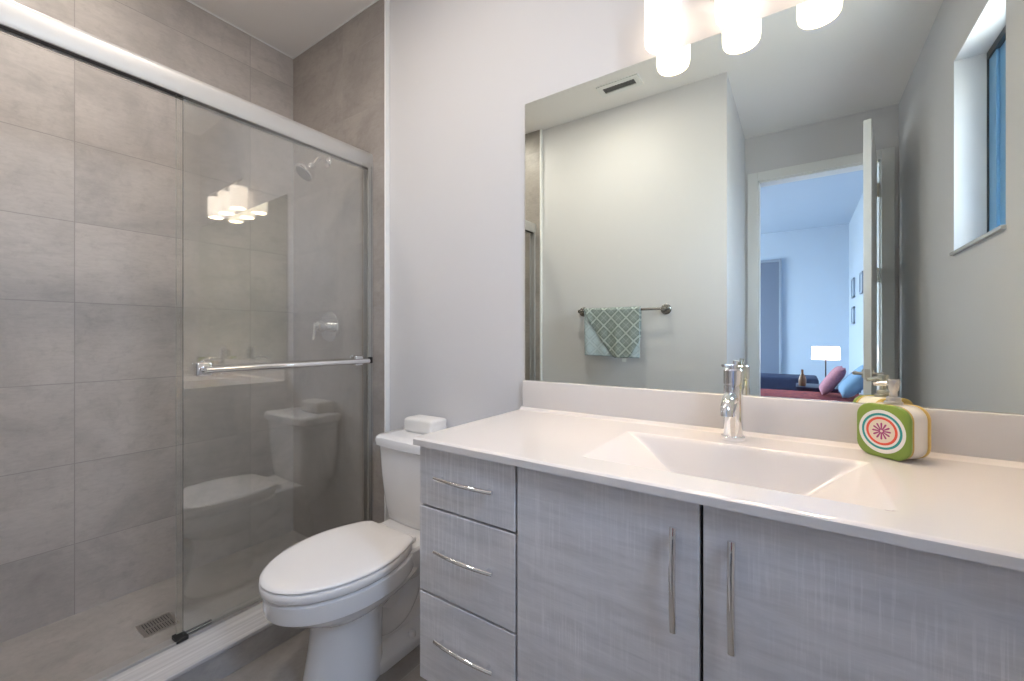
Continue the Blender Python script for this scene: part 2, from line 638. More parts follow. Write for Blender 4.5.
b = NB(); leafbox(b, 0.004, LL, -LT, 0, 0.012, DZ + 0.005, 0.002)
door = struct('door_1', b, M_TRIM)
for hz in (0.25, 1.55, 2.15):
    b = NB()
    leafbox(b, -0.010, 0.035, 0.0, 0.003, hz - 0.05, hz + 0.05)
    cyl(b, leafpt(-0.008, 0.004, hz - 0.05), leafpt(-0.008, 0.004, hz + 0.05), 0.008, seg=10)
    struct('door_hinge', b, M_NICKEL, door)
for s, t in ((-1, -LT), (1, 0.0)):
    b = NB()
    zc = 0.90
    cyl(b, leafpt(LL - 0.065, t, zc), leafpt(LL - 0.065, t + s * 0.010, zc), 0.026)
    cyl(b, leafpt(LL - 0.065, t, zc), leafpt(LL - 0.065, t + s * 0.048, zc), 0.009, seg=12)
    tube(b, [leafpt(LL - 0.060, t + s * 0.046, zc), leafpt(LL - 0.10, t + s * 0.05, zc), leafpt(LL - 0.17, t + s * 0.046, zc)], 0.009, 10)
    struct('door_handle', b, M_NICKEL, door, smooth=True)
b = NB(); leafbox(b, LL - 0.0005, LL + 0.0015, -0.030, -0.006, 0.87, 0.93)
struct('latch_plate', b, M_NICKEL, door)

# ============================================================ SHOWER DOOR
enc = thing('shower_door_frame', (XG, YE, 0.10), 'bright aluminium shower door frame of header, wall channels and sill track on the tiled curb', 'shower frame')
HZ0, HZ1 = 1.929, 2.008
b = NB()
prof = [(XG - 0.050, HZ0), (XG - 0.050, HZ1 - 0.006), (XG - 0.044, HZ1)]
for k in range(9):
    t = PI / 2 - k / 8 * PI / 2
    prof.append((XG - 0.026 + 0.024 * math.cos(t), HZ1 - 0.024 + 0.024 * math.sin(t)))
prof += [(XG - 0.001, HZ0 + 0.012), (XG - 0.006, HZ0), (XG - 0.012, HZ0), (XG - 0.012, HZ0 + 0.02), (XG - 0.044, HZ0 + 0.02), (XG - 0.044, HZ0)]
loft(b, [[Vector((x, y, z)) for x, z in prof] for y in (YE, YT + 0.02)])
mk('header', b, M_ALU, enc, angle=25)
b = NB(); bx(b, XG - 0.042, XG - 0.014, YT + 0.021, YE - 0.001, HZ0 + 0.004, HZ0 + 0.0195)
mk('track_liner', b, M_BLACK, enc, smooth=False)
for y0, y1 in ((YE - 0.022, YE), (YT + 0.02, YT + 0.042)):
    b = NB()
    bx(b, XG - 0.046, XG - 0.042, y0, y1, 0.10, HZ0, 0.001); bx(b, XG - 0.008, XG - 0.004, y0, y1, 0.10, HZ0, 0.001)
    bx(b, XG - 0.042, XG - 0.008, *((y1 - 0.004, y1) if y1 > -0.5 else (y0, y0 + 0.004)), 0.10, HZ0)
    mk('wall_channel', b, M_ALU, enc, smooth=False)
b = NB()
bx(b, XG - 0.048, XG + 0.002, YT + 0.02, YE, 0.0995, 0.103, 0.001)
bx(b, XG - 0.001, XG + 0.002, YT + 0.02, YE, 0.10, 0.110, 0.001)
mk('sill_track', b, M_ALU, enc, smooth=False)
b = NB(); bx(b, XG - 0.04, XG + 0.006, -0.802, -0.768, 0.103, 0.116, 0.002); bx(b, XG - 0.031, XG - 0.021, -0.768, -0.69, 0.103, 0.114, 0.002)
mk('bottom_guide', b, M_BLACK, enc, smooth=False)
b = NB(); bx(b, XG - 0.012, XG + 0.003, -0.046, -0.026, 0.99, 1.02, 0.003)
mk('bumper', b, M_BLACK, enc, smooth=False)


def panel(name, xc, y0, y1, z0, z1, label, gm):
    t = thing(name, (xc, (y0 + y1) / 2, z0), label, 'glass panel')
    b = NB()
    bx(b, xc - 0.004, xc + 0.004, y0, y1, z0, z1)
    g = mk('glass', b, [gm, M_GEDGE, M_GEDGE2], t, smooth=False)
    for p in g.data.polygons:
        if abs(p.normal.x) < 0.5:
            p.material_index = 1 if abs(p.normal.y) > 0.5 and xc > XG - 0.015 else 2
    return t


pin = panel('sliding_glass_panel', XG - 0.026, -0.792, -0.034, 0.118, 1.950, 'inner clear sliding glass shower panel standing behind the panel with the towel bar', M_GLASS)
pout = panel('sliding_glass_panel', XG - 0.010, -0.778, -0.030, 0.112, 1.950, 'outer clear sliding glass shower panel carrying the chrome towel bar', M_GLASS_C)
# chrome bar and its square mounts on the outer panel
BZ = 1.006
b = NB(); tube(b, [(XG + 0.055, -0.735, BZ), (XG + 0.055, -0.090, BZ)], 0.011, 18)
mk('towel_bar', b, M_CHROME, pout)
for y in (-0.722, -0.105):
    b = NB(); bx(b, XG - 0.0055, XG + 0.012, y - 0.024, y + 0.024, BZ - 0.024, BZ + 0.024, 0.006, 3)
    cyl(b, (XG + 0.01, y, BZ), (XG + 0.053, y, BZ), 0.011, seg=18)
    mk('bar_mount', b, M_CHROME, pout)
PANEL_ROT = -0.8
for t in (pin, pout):
    t.rotation_euler.z = math.radians(PANEL_ROT)

# ============================================================ SHOWER FITTINGS
sh = thing('overhead_shower', (-2.07, YE, 2.045), 'small chrome shower head on a bent arm high on the tiled end wall', 'shower head')
b = NB(); lathe(b, [(0, 0), (0.030, 0), (0.030, 0.003), (0.024, 0.009), (0.012, 0.013), (0, 0.013)], (-2.07, YE, 2.045), (0, -1, 0))
mk('wall_flange', b, M_CHROME, sh)
b = NB()
arm = [(-2.07, YE, 2.045)]
for k in range(13):
    t = k / 12
    arm.append((-2.07 + 0.018 * t, YE - 0.02 - 0.085 * t, 2.045 + 0.012 * math.sin(PI * min(1, t * 1.3)) - 0.058 * t * t))
tube(b, arm, 0.0095, 14)
mk('arm', b, M_CHROME, sh)
b = NB()
ax = Vector((-0.10, -0.62, -0.78)).normalized()
p0 = Vector(arm[-1]) - ax * 0.012
lathe(b, [(0, 0), (0.015, 0), (0.018, 0.012), (0.013, 0.022), (0.018, 0.030), (0.034, 0.042), (0.049, 0.056), (0.051, 0.072), (0.047, 0.076), (0, 0.076)], p0, ax)
mk('spray_head', b, M_CHROME, sh)
b = NB(); lathe(b, [(0, 0), (0.043, 0), (0.043, 0.002), (0, 0.002)], p0 + ax * 0.0755, ax)
mk('spray_face', b, mat('grey_spray_rubber', (0.28, 0.28, 0.29), 0.5), sh)

vx, vz = -2.055, 1.17
sv = thing('shower_valve', (vx, YE, vz), 'round chrome shower valve plate with a lever, on the end wall below the shower head', 'shower valve')
b = NB(); lathe(b, [(0, 0), (0.079, 0), (0.081, 0.004), (0.078, 0.008), (0.045, 0.010), (0, 0.010)], (vx, YE, vz), (0, -1, 0), 40)
mk('escutcheon', b, M_CHROME, sv)
b = NB(); lathe(b, [(0, 0), (0.028, 0.0), (0.030, 0.020), (0.024, 0.024), (0.024, 0.034), (0.029, 0.038), (0.027, 0.060), (0.016, 0.066), (0.010, 0.082), (0, 0.082)], (vx, YE - 0.008, vz), (0, -1, 0), 28)
mk('valve_stem', b, M_CHROME, sv)
b = NB(); tube(b, [(vx, YE - 0.085, vz + 0.018), (vx, YE - 0.088, vz - 0.02), (vx, YE - 0.092, vz - 0.068)], [0.007, 0.0065, 0.006], 12)
mk('lever', b, M_CHROME, sv)

dr = thing('shower_drain', (-2.064, -0.747, -0.005), 'square slotted metal drain grate in the shower floor', 'drain')
b = NB()
D0 = Vector((-2.064, -0.747, 0))
h = 0.050
for s in (-1, 1):
    bx(b, D0.x - h, D0.x + h, D0.y + s * h - 0.004, D0.y + s * h + 0.004, -0.006, -0.001)
    bx(b, D0.x + s * h - 0.004, D0.x + s * h + 0.004, D0.y - h, D0.y + h, -0.006, -0.001)
for k in range(11):
    y = D0.y - h + 0.008 + k * 0.0084
    bx(b, D0.x - h, D0.x + h, y - 0.0026, y + 0.0026, -0.006, -0.0014)
bx(b, D0.x - 0.003, D0.x + 0.003, D0.y - h, D0.y + h, -0.006, -0.0012)
mk('grate', b, mat('dull_steel', (0.62, 0.58, 0.54), 0.4, 1.0), dr, smooth=False)
b = NB(); bx(b, D0.x - h, D0.x + h, D0.y - h, D0.y + h, -0.0055, -0.004)
mk('drain_well', b, M_BLACK, dr, smooth=False)

# ============================================================ VANITY
VX0, VX1, VYF, VZ0, VZ1 = -0.844, 0.562, -0.530, 0.204, 0.8305
XD1, XD2, XD3 = -0.532, -0.141, 0.250
van = thing('vanity_cabinet', (-0.141, 0, VZ0), 'grey wood-grain wall-hung vanity cabinet under the white countertop', 'cabinet')
b = NB()
bx(b, VX0, VX0 + 0.018, VYF + 0.019, -0.001, VZ0, VZ1); bx(b, VX1 - 0.018, VX1, VYF + 0.019, -0.001, VZ0, VZ1)
bx(b, VX0 + 0.018, VX1 - 0.018, VYF + 0.019, -0.001, VZ0, VZ0 + 0.018)
mk('body', b, M_LAM, van, smooth=False)
b = NB(); bx(b, VX0 + 0.018, VX1 - 0.018, VYF + 0.020, VYF + 0.024, VZ0 + 0.018, VZ1)
mk('carcass_front', b, M_DARK, van, smooth=False)
G = 0.003


def bow(bm, p0, p1, out, wdir, drop=0.014, rise=0.021, wid=0.011, th=0.0105):
    """bow handle: an arched flat bar on two short posts"""
    p0, p1, out = Vector(p0), Vector(p1), Vector(out)
    pts = []
    for k in range(17):
        t = k / 16
        hgt = drop + (rise - drop) * (1 - (2 * t - 1) ** 2)
        pts.append(p0.lerp(p1, t) + out * hgt)
    strip(bm, pts, wdir, wid, th, out)
    d = (p1 - p0).normalized()
    for t in (0.10, 0.90):
        q = p0.lerp(p1, t)
        hgt = drop + (rise - drop) * (1 - (2 * t - 1) ** 2)
        cyl(bm, q, q + out * hgt, 0.0042, seg=12)


def front(name, x0, x1, z0, z1):
    b = NB(); bx(b, x0 + G, x1 - G, VYF, VYF + 0.018, z0 + G, z1 - G, 0.0012, 1)
    return mk(name, b, M_LAM, van, smooth=False)


ZD = [(0.669, VZ1 + G), (0.439, 0.669), (VZ0 - G, 0.439)]
for (z0, z1), hz in zip(ZD, (0.758, 0.568, 0.338)):
    d = front('drawer', VX0 - G, XD1, z0, z1)
    b = NB(); bow(b, (-0.776, VYF, hz - 0.004), (-0.590, VYF, hz - 0.004), (0, -1, 0), (0, 0, 1))
    mk('handle', b, M_CHROME, d)
for x0, x1, hx in ((XD1, XD2, -0.186), (XD2, XD3, -0.0925)):
    d = front('door', x0, x1, VZ0 - G, VZ1 + G)
    b = NB(); bow(b, (hx, VYF, 0.778), (hx, VYF, 0.591), (0, -1, 0), (1, 0, 0), wid=0.0135)
    mk('handle', b, M_CHROME, d)
front('end_panel', XD3, VX1 + G, VZ0 - G, VZ1 + G)

# countertop with its moulded basin
CX0, CX1, CYF, CZ, CTH = -0.847, XR - 0.001, -0.551, 0.851, 0.0195
ct = thing('vanity_countertop', (-0.141, 0, CZ - CTH), 'glossy white countertop with a moulded rectangular basin and backsplash, on the grey vanity', 'countertop')
nx, ny = 300, 120
BXL, BXR, BYB, BYF, BD = -0.398, 0.112, -0.160, -0.462, 0.105


def sstep(t):
    t = max(0.0, min(1.0, t))
    return t * t * (3 - 2 * t)


def depth(x, y):
    a = (x - BXL) / 0.165
    c = (BXR + 0.012 - x) / 0.14
    e = (BYB - y) / 0.045
    f = (y - BYF) / 0.022

    def soft(v):           # linear ramp with slightly rounded lip and foot
        v = max(0.0, min(1.0, v))
        return 0.72 * v + 0.28 * (v * v * (3 - 2 * v))
    # rounded right end: radial fade
    m = soft(a)
    for q in (soft(c), soft(e), soft(f)):          # smooth minimum keeps the creases soft
        hh = max(0.10 - abs(m - q), 0.0) / 0.10
        m = min(m, q) - hh * hh * 0.10 * 0.25
    return BD * max(0.0, m)


b = NB()
grid = [[None] * (ny + 1) for _ in range(nx + 1)]
for i in range(nx + 1):
    x = CX0 + (CX1 - CX0) * i / nx
    for j in range(ny + 1):
        y = CYF + (-0.0005 - CYF) * j / ny
        z = CZ - depth(x, y)
        if j == 0:
            z = CZ - 0.004
        elif j == 1:
            z = CZ - 0.0003
        # coved joint with the backsplash
        if y > -0.040:
            t = min(1, (y + 0.040) / 0.018)
            z += 0.010 * t * t
        grid[i][j] = b.verts.new((x, y - (0.0 if j else 0.0), z))
for i in range(nx):
    for j in range(ny):
        b.faces.new((grid[i][j], grid[i + 1][j], grid[i + 1][j + 1], grid[i][j + 1]))
# front, side and under edges
lowf = [b.verts.new((grid[i][0].co.x, CYF, CZ - CTH)) for i in range(nx + 1)]
inf = [b.verts.new((grid[i][0].co.x, CYF + 0.035, CZ - CTH)) for i in range(nx + 1)]
for i in range(nx):
    b.faces.new((grid[i][0], lowf[i], lowf[i + 1], grid[i + 1][0]))
    b.faces.new((lowf[i], inf[i], inf[i + 1], lowf[i + 1]))
for i in (0, nx):
    lo = [b.verts.new((grid[i][j].co.x, grid[i][j].co.y, CZ - CTH)) for j in range(1, ny + 1)]
    col = [lowf[i]] + lo
    for j in range(ny):
        b.faces.new((grid[i][j], grid[i][j + 1], col[j + 1], col[j]))
top = mk('counter', b, M_TOP, ct, angle=50)
b = NB(); bx(b, CX0 + 0.004, CX1, -0.021, -0.0005, CZ - 0.002, 0.957, 0.0035, 3)
mk('backsplash', b, M_TOP, ct)
b = NB(); lathe(b, [(0, 0), (0.024, 0), (0.024, 0.003), (0.018, 0.005), (0, 0.005)], (-0.141, -0.315, CZ - BD), (0, 0, 1), 28)
mk('basin_drain', b, M_CHROME, ct)

# faucet
fx, fy = -0.141, -0.091
fa = thing('faucet', (fx, fy, CZ), 'single-hole chrome faucet standing behind the basin', 'faucet')
b = NB(); lathe(b, [(0, 0), (0.0275, 0), (0.0292, 0.003), (0.0292, 0.008), (0.026, 0.010), (0, 0.010)], (fx, fy, CZ), (0, 0, 1))
mk('base_ring', b, M_CHROME, fa)
b = NB(); lathe(b, [(0, 0.008), (0.0230, 0.008), (0.0230, 0.140), (0.0205, 0.141), (0.0205, 0.143), (0.0235, 0.144), (0.0235, 0.180), (0.020, 0.184), (0, 0.184)], (fx, fy, CZ), (0, 0, 1), 36)
mk('body', b, M_CHROME, fa)
b = NB()
sp = []
for k in range(15):
    t = k / 14
    sp.append((fx, fy - 0.012 - 0.105 * t, CZ + 0.106 + 0.014 * math.sin(PI * 0.75 * t) - 0.016 * t ** 3))
sp += [(fx, fy - 0.124, CZ + 0.091), (fx, fy - 0.125, CZ + 0.079)]
tube(b, sp, 0.0145, 18)
mk('spout', b, M_CHROME, fa)
b = NB()
cyl(b, (fx, fy, CZ + 0.183), (fx, fy, CZ + 0.194), 0.009, seg=14)
strip(b, [(fx - 0.000, fy + 0.004, CZ + 0.192), (fx - 0.012, fy - 0.020, CZ + 0.194), (fx - 0.020, fy - 0.034, CZ + 0.193)], (0.74, -0.67, 0), 0.012, 0.007, (0, 0, 1))
cyl(b, (fx + 0.004, fy + 0.008, CZ + 0.183), (fx + 0.004, fy + 0.008, CZ + 0.204), 0.006, seg=10)
mk('lever', b, M_CHROME, fa)

# soap dispenser
th = math.atan2(-0.062, 0.076)
wv = Vector((math.cos(th), math.sin(th), 0))           # along the front face
nv = Vector((math.sin(th), -math.cos(th), 0))          # outwards from the front face
SC_ = Vector((0.1525, -0.101, CZ))                        # middle of the front face, bottom
SW, SH, SD = 0.106, 0.117, 0.068
so = thing('soap_dispenser', SC_ - nv * SD / 2, 'rounded green and white soap dispenser with a target motif, on the countertop below the mirror', 'soap dispenser')


def slab(d0, d1, w_, h_, r, z0=0.0, dome=0.0):
    """rounded plate between depths d0 (nearer the face) and d1 behind the front face"""
    b = NB()
    P = rrect(w_, h_, r, 8)
    rings = []
    e = 0.003
    for d, k in ((d0, e), (d0 + e * 0.4, e * 0.35), (d0 + e, 0), (d1 - e, 0), (d1 - e * 0.4, e * 0.35), (d1, e)):
        sxx, szz = (w_ - 2 * k) / w_, (h_ - 2 * k) / h_
        rings.append([SC_ + wv * (x * sxx) - nv * d + Vector((0, 0, SH / 2 + 0.001 + z0 + y * szz)) for x, y in P])
    return loft(b, rings)


M_GREEN = mat('lime_green_glaze', (0.215, 0.31, 0.05), 0.28)
M_YEL = mat('mustard_glaze', (0.62, 0.42, 0.12), 0.3)
M_CREAM = mat('cream_glaze', (0.80, 0.74, 0.66), 0.25)
mk('front_panel', slab(0.0, 0.010, SW, SH, 0.030), M_GREEN, so)
mk('trim_band', slab(0.0095, 0.0145, SW, SH, 0.030), M_YEL, so)
mk('body', slab(0.014, 0.058, SW * 0.985, SH * 0.985, 0.029), M_CREAM, so)
mk('back_panel', slab(0.0575, SD, SW, SH, 0.030), M_YEL, so)
# printed motif
b = NB()
mo = [mat('motif_white', (0.82, 0.79, 0.76), 0.35), mat('motif_teal', (0.02, 0.30, 0.29), 0.35), mat('motif_coral', (0.80, 0.10, 0.05), 0.35), mat('motif_cream', (0.80, 0.70, 0.55), 0.35), mat('motif_plum', (0.38, 0.06, 0.19), 0.35)]


def disc(r0, r1, mi, lift, n=48, cx=0.0, cz=0.0, sx_=1.0):
    vs0 = [b.verts.new(SC_ + nv * lift + wv * (cx + r1 * sx_ * math.cos(2 * PI * k / n)) + Vector((0, 0, SH / 2 + cz + r1 * math.sin(2 * PI * k / n)))) for k in range(n)]
    if r0 <= 0:
        f = b.faces.new(vs0); f.material_index = mi
    else:
        vs1 = [b.verts.new(SC_ + nv * lift + wv * (cx + r0 * sx_ * math.cos(2 * PI * k / n)) + Vector((0, 0, SH / 2 + cz + r0 * math.sin(2 * PI * k / n)))) for k in range(n)]
        for k in range(n):
            j = (k + 1) % n
            f = b.faces.new((vs0[k], vs0[j], vs1[j], vs1[k])); f.material_index = mi


disc(0, 0.0475, 0, 0.0006, sx_=0.97)
disc(0.0350, 0.0398, 1, 0.0009, cz=0.0006)
disc(0.0258, 0.0310, 2, 0.0009, cz=0.001)
disc(0, 0.0253, 3, 0.0008, cz=0.001)
ns = 12
for k in range(ns):
    a0 = 2 * PI * k / ns
    pts = [(0.003, a0 - 0.4), (0.0170, a0 - 0.12), (0.0190, a0), (0.0170, a0 + 0.12), (0.003, a0 + 0.4)]
    f = b.faces.new([b.verts.new(SC_ + nv * 0.0012 + wv * (r * math.cos(a)) + Vector((0, 0, SH / 2 + 0.001 + r * math.sin(a)))) for r, a in pts])
    f.material_index = 4
mk('printed_motif', b, mo, so, smooth=False)
pb = SC_ - nv * SD * 0.50 + wv * 0.002 + Vector((0, 0, SH))
pu = NB(); lathe(pu, [(0, 0), (0.0165, 0), (0.0165, 0.006), (0.013, 0.008), (0.013, 0.016), (0.0075, 0.018), (0.0070, 0.028), (0.0095, 0.034), (0.0115, 0.050), (0.0105, 0.056), (0, 0.057)], pb, (0, 0, 1), 24)
pd = Vector((-0.95, 0.3, 0)).normalized()
tube(pu, [pb + Vector((0, 0, 0.045)), pb + pd * 0.018 + Vector((0, 0, 0.0455)), pb + pd * 0.034 + Vector((0, 0, 0.042))], [0.006, 0.005, 0.004], 10)
mk('pump', pu, M_NICKEL, so)

# mirror
b = NB(); bx(b, -0.840, XR - 0.002, -0.006, -0.0005, 0.9575, 1.982)
mi = mk('wall_mirror', b, [M_MIRROR, mat('mirror_edge', (0.07, 0.08, 0.075), 0.3)], loc=(-0.13, -0.003, 0.9575), smooth=False)
for p in mi.data.polygons:
    if abs(p.normal.y) < 0.5:
        p.material_index = 1
tag(mi, 'large frameless wall mirror above the vanity backsplash', 'mirror')

# vanity light
vl = thing('vanity_light', (-0.137, 0, 2.13), 'three-lamp chrome vanity light with white glass shades above the mirror', 'light fixture')
b = NB(); bx(b, -0.137 - 0.075, -0.137 + 0.075, -0.016, -0.0005, 2.085, 2.185, 0.004)
mk('back_plate', b, M_CHROME, vl)
b = NB(); tube(b, [(-0.41, -0.070, 2.152), (0.14, -0.070, 2.152)], 0.008, 14)
for x in (-0.16, -0.114):
    cyl(b, (x, -0.012, 2.152), (x, -0.070, 2.152), 0.006, seg=12)
mk('bar', b, M_CHROME, vl)
for x in (-0.327, -0.137, 0.046):
    b = NB()
    cyl(b, (x, -0.070, 2.152), (x, -0.070, 2.118), 0.007, seg=12)
    lathe(b, [(0, 0), (0.026, 0), (0.026, 0.006), (0.012, 0.016), (0, 0.016)], (x, -0.070, 2.112), (0, 0, 1), 24)
    hold = mk('lamp_holder', b, M_CHROME, vl)
    b = NB()
    R0 = 0.050
    lathe_prof = [(0.012, 2.113), (R0 - 0.006, 2.113), (R0 - 0.001, 2.109), (R0, 2.100), (R0, 1.986), (R0 - 0.002, 1.973), (R0 - 0.006, 1.969), (R0 - 0.008, 1.973), (R0 - 0.006, 1.986), (R0 - 0.006, 2.100), (R0 - 0.010, 2.108), (0.012, 2.108)]
    rings = [[Vector((x + r * math.cos(2 * PI * k / 40), -0.070 + r * math.sin(2 * PI * k / 40), z)) for k in range(40)] for r, z in lathe_prof]
    loft(b, rings, False, False)
    mk('lamp_shade', b, M_SHADE, vl)
    b = NB(); lathe(b, [(0, 0), (0.014, 0.004), (0.024, 0.022), (0.024, 0.040), (0.013, 0.075), (0.012, 0.098), (0, 0.098)], (x, -0.070, 2.012), (0, 0, 1), 20)
    mk('bulb', b, M_BULB, vl)

# ============================================================ TOILET
TX = -1.236
to = thing('toilet', (TX, -0.35, 0), 'white two-piece elongated toilet between the shower curb and the vanity', 'toilet')
b = NB()
S = [  # z, front, back, half width, widest y, back power
    (0.000, -0.632, -0.372, 0.103, -0.485, 2.4),
    (0.012, -0.634, -0.372, 0.105, -0.485, 2.4),
    (0.060, -0.620, -0.372, 0.099, -0.485, 2.4),
    (0.140, -0.606, -0.368, 0.093, -0.48, 2.3),
    (0.205, -0.600, -0.360, 0.092, -0.48, 2.2),
    (0.236, -0.610, -0.260, 0.101, -0.48, 2.1),
    (0.258, -0.640, -0.220, 0.128, -0.485, 2.1),
    (0.280, -0.680, -0.200, 0.150, -0.49, 2.1),
    (0.298, -0.708, -0.200, 0.165, -0.49, 2.1),
    (0.309, -0.722, -0.245, 0.173, -0.49, 2.1),
    (0.315, -0.731, -0.242, 0.178, -0.49, 2.1),
    (0.323, -0.734, -0.240, 0.179, -0.49, 2.1),
    (0.366, -0.736, -0.240, 0.180, -0.49, 2.1),
    (0.372, -0.730, -0.242, 0.175, -0.49, 2.1),
    (0.377, -0.715, -0.250, 0.160, -0.49, 2.1),
]
loft(b, [egg(TX, yf, yb, hw, z, yw, 64, pb) for z, yf, yb, hw, yw, pb in S])
# rear deck under the tank
rings = []
for z, w_, y0, y1 in ((0.24, 0.16, -0.30, -0.10), (0.29, 0.22, -0.34, -0.05), (0.335, 0.26, -0.36, -0.035), (0.372, 0.27, -0.36, -0.03), (0.380, 0.262, -0.352, -0.034)):
    rings.append([Vector((TX + x, (y0 + y1) / 2 + y, z)) for x, y in rrect(w_, y1 - y0, 0.045, 6)])
loft(b, rings)
# trapway
tw = [(TX, -0.40, 0.14), (TX, -0.34, 0.11), (TX, -0.285, 0.115), (TX, -0.245, 0.155), (TX, -0.225, 0.205), (TX, -0.195, 0.235), (TX, -0.155, 0.215), (TX, -0.135, 0.155), (TX, -0.13, 0.08), (TX, -0.13, 0.0)]


def spline(P, n=6):
    out = []
    P = [Vector(p) for p in P]
    for i in range(len(P) - 1):
        p0, p1, p2, p3 = P[max(i - 1, 0)], P[i], P[i + 1], P[min(i + 2, len(P) - 1)]
        for k in range(n):
            t = k / n
            out.append(0.5 * ((2 * p1) + (-p0 + p2) * t + (2 * p0 - 5 * p1 + 4 * p2 - p3) * t * t + (-p0 + 3 * p1 - 3 * p2 + p3) * t ** 3))
    return out + [P[-1]]


tube(b, spline(tw), 0.058, 22)
# web and foot
rings = []
for z, w_, y0, y1 in ((0.0, 0.195, -0.46, -0.075), (0.026, 0.195, -0.46, -0.075), (0.036, 0.182, -0.46, -0.085), (0.060, 0.085, -0.46, -0.10), (0.24, 0.06, -0.42, -0.13)):
    rings.append([Vector((TX + x, (y0 + y1) / 2 + y, z)) for x, y in rrect(w_, y1 - y0, min(w_, y1 - y0) * 0.3, 6)])
loft(b, rings)
mk('bowl', b, M_PORC, to, angle=32)
for s in (-1, 1):
    b = NB(); lathe(b, [(0.014, 0), (0.0145, 0.012), (0.011, 0.021), (0.0, 0.024)], (TX + s * 0.078, -0.27, 0.032), (0, 0, 1), 20)
    mk('bolt_cap', b, M_SEAT, to)
# seat ring and lid
def seatplan(hw, yf, yb, bh, z, n=72):
    """round front, sides drawing in to a straight back edge of half width bh"""
    yw = -0.490
    pts = []
    m = n // 2
    for k in range(m + 1):                       # front half ellipse, from right to left
        t = -PI / 2 + PI * k / m
        pts.append(Vector((TX + hw * -math.sin(t), yw - (yw - yf) * math.cos(t), z)))
    q = n // 6
    left = []
    for k in range(1, q + 1):                    # side from widest to the back corner
        t = k / q
        left.append((hw + (bh - hw) * t ** 1.9, yw + (yb - yw) * t))
    # small rounding at the corners
    for x, y in left[:-1]:
        pts.append(Vector((TX - x, y, z)))
    pts.append(Vector((TX - bh + 0.002, yb - 0.006, z))); pts.append(Vector((TX - bh + 0.010, yb, z)))
    pts.append(Vector((TX + bh - 0.010, yb, z))); pts.append(Vector((TX + bh - 0.002, yb - 0.006, z)))
    for x, y in left[:-1][::-1]:
        pts.append(Vector((TX + x, y, z)))
    return pts


b = NB()
loft(b, [seatplan(0.181, -0.741, -0.310, 0.124, 0.3785), seatplan(0.184, -0.745, -0.308, 0.126, 0.383), seatplan(0.184, -0.745, -0.308, 0.126, 0.4015), seatplan(0.181, -0.741, -0.310, 0.124, 0.4055)])
mk('seat', b, M_SEAT, to, angle=60)
b = NB()
loft(b, [seatplan(0.176, -0.736, -0.304, 0.120, 0.4075), seatplan(0.1815, -0.742, -0.300, 0.123, 0.4088), seatplan(0.1825, -0.744, -0.300, 0.124, 0.4120), seatplan(0.1795, -0.7405, -0.301, 0.121, 0.4165), seatplan(0.171, -0.731, -0.306, 0.114, 0.4195), seatplan(0.150, -0.695, -0.31, 0.10, 0.4215), seatplan(0.09, -0.62, -0.36, 0.06, 0.4225)])
mk('seat_lid', b, M_SEAT, to, angle=60)
for s in (-1, 1):
    b = NB(); bx(b, TX + s * 0.078 - 0.022, TX + s * 0.078 + 0.022, -0.306, -0.268, 0.379, 0.402, 0.006, 3)
    mk('seat_hinge', b, M_SEAT, to)
# tank


def bowed(w_, y0, y1, r, z, bow_=0.012, n=6):
    P = []
    for x, y in rrect(w_, y1 - y0, r, n):
        yy = (y0 + y1) / 2 + y
        if y < 0:
            yy -= bow_ * max(0.0, 1 - (2 * x / w_) ** 2)
        P.append(Vector((TX + x, yy, z)))
    # subdivide the straight edges so that the bow shows
    out = []
    for i, p in enumerate(P):
        q = P[(i + 1) % len(P)]
        out.append(p)
        if (q - p).length > 0.08:
            for k in range(1, 8):
                r_ = p.lerp(q, k / 8)
                if abs(q.x - p.x) > 0.08 and p.y < (y0 + y1) / 2:
                    r_.y = y0 - bow_ * max(0.0, 1 - (2 * (r_.x - TX) / w_) ** 2)
                out.append(r_)
    return out


b = NB()
loft(b, [bowed(0.310, -0.190, -0.035, 0.03, 0.379, 0.010), bowed(0.322, -0.196, -0.028, 0.03, 0.388, 0.010), bowed(0.335, -0.202, -0.022, 0.03, 0.44, 0.012), bowed(0.362, -0.210, -0.020, 0.03, 0.56, 0.012), bowed(0.378, -0.215, -0.020, 0.03, 0.677, 0.012)])
mk('tank', b, M_PORC, to, angle=32)
b = NB()
loft(b, [bowed(0.384, -0.219, -0.016, 0.028, 0.677, 0.012), bowed(0.398, -0.226, -0.012, 0.03, 0.682, 0.013), bowed(0.402, -0.228, -0.010, 0.03, 0.704, 0.013), bowed(0.396, -0.225, -0.012, 0.03, 0.714, 0.013), bowed(0.380, -0.217, -0.018, 0.026, 0.7195, 0.012), bowed(0.30, -0.18, -0.05, 0.02, 0.7205, 0.01)])
mk('tank_lid', b, M_PORC, to, angle=40)
b = NB()
cyl(b, (TX - 0.13, -0.212, 0.64), (TX - 0.13, -0.232, 0.64), 0.012, seg=16)
tube(b, [(TX - 0.13, -0.230, 0.64), (TX - 0.09, -0.236, 0.637), (TX - 0.055, -0.236, 0.632)], [0.007, 0.006, 0.005], 10)

b.free()

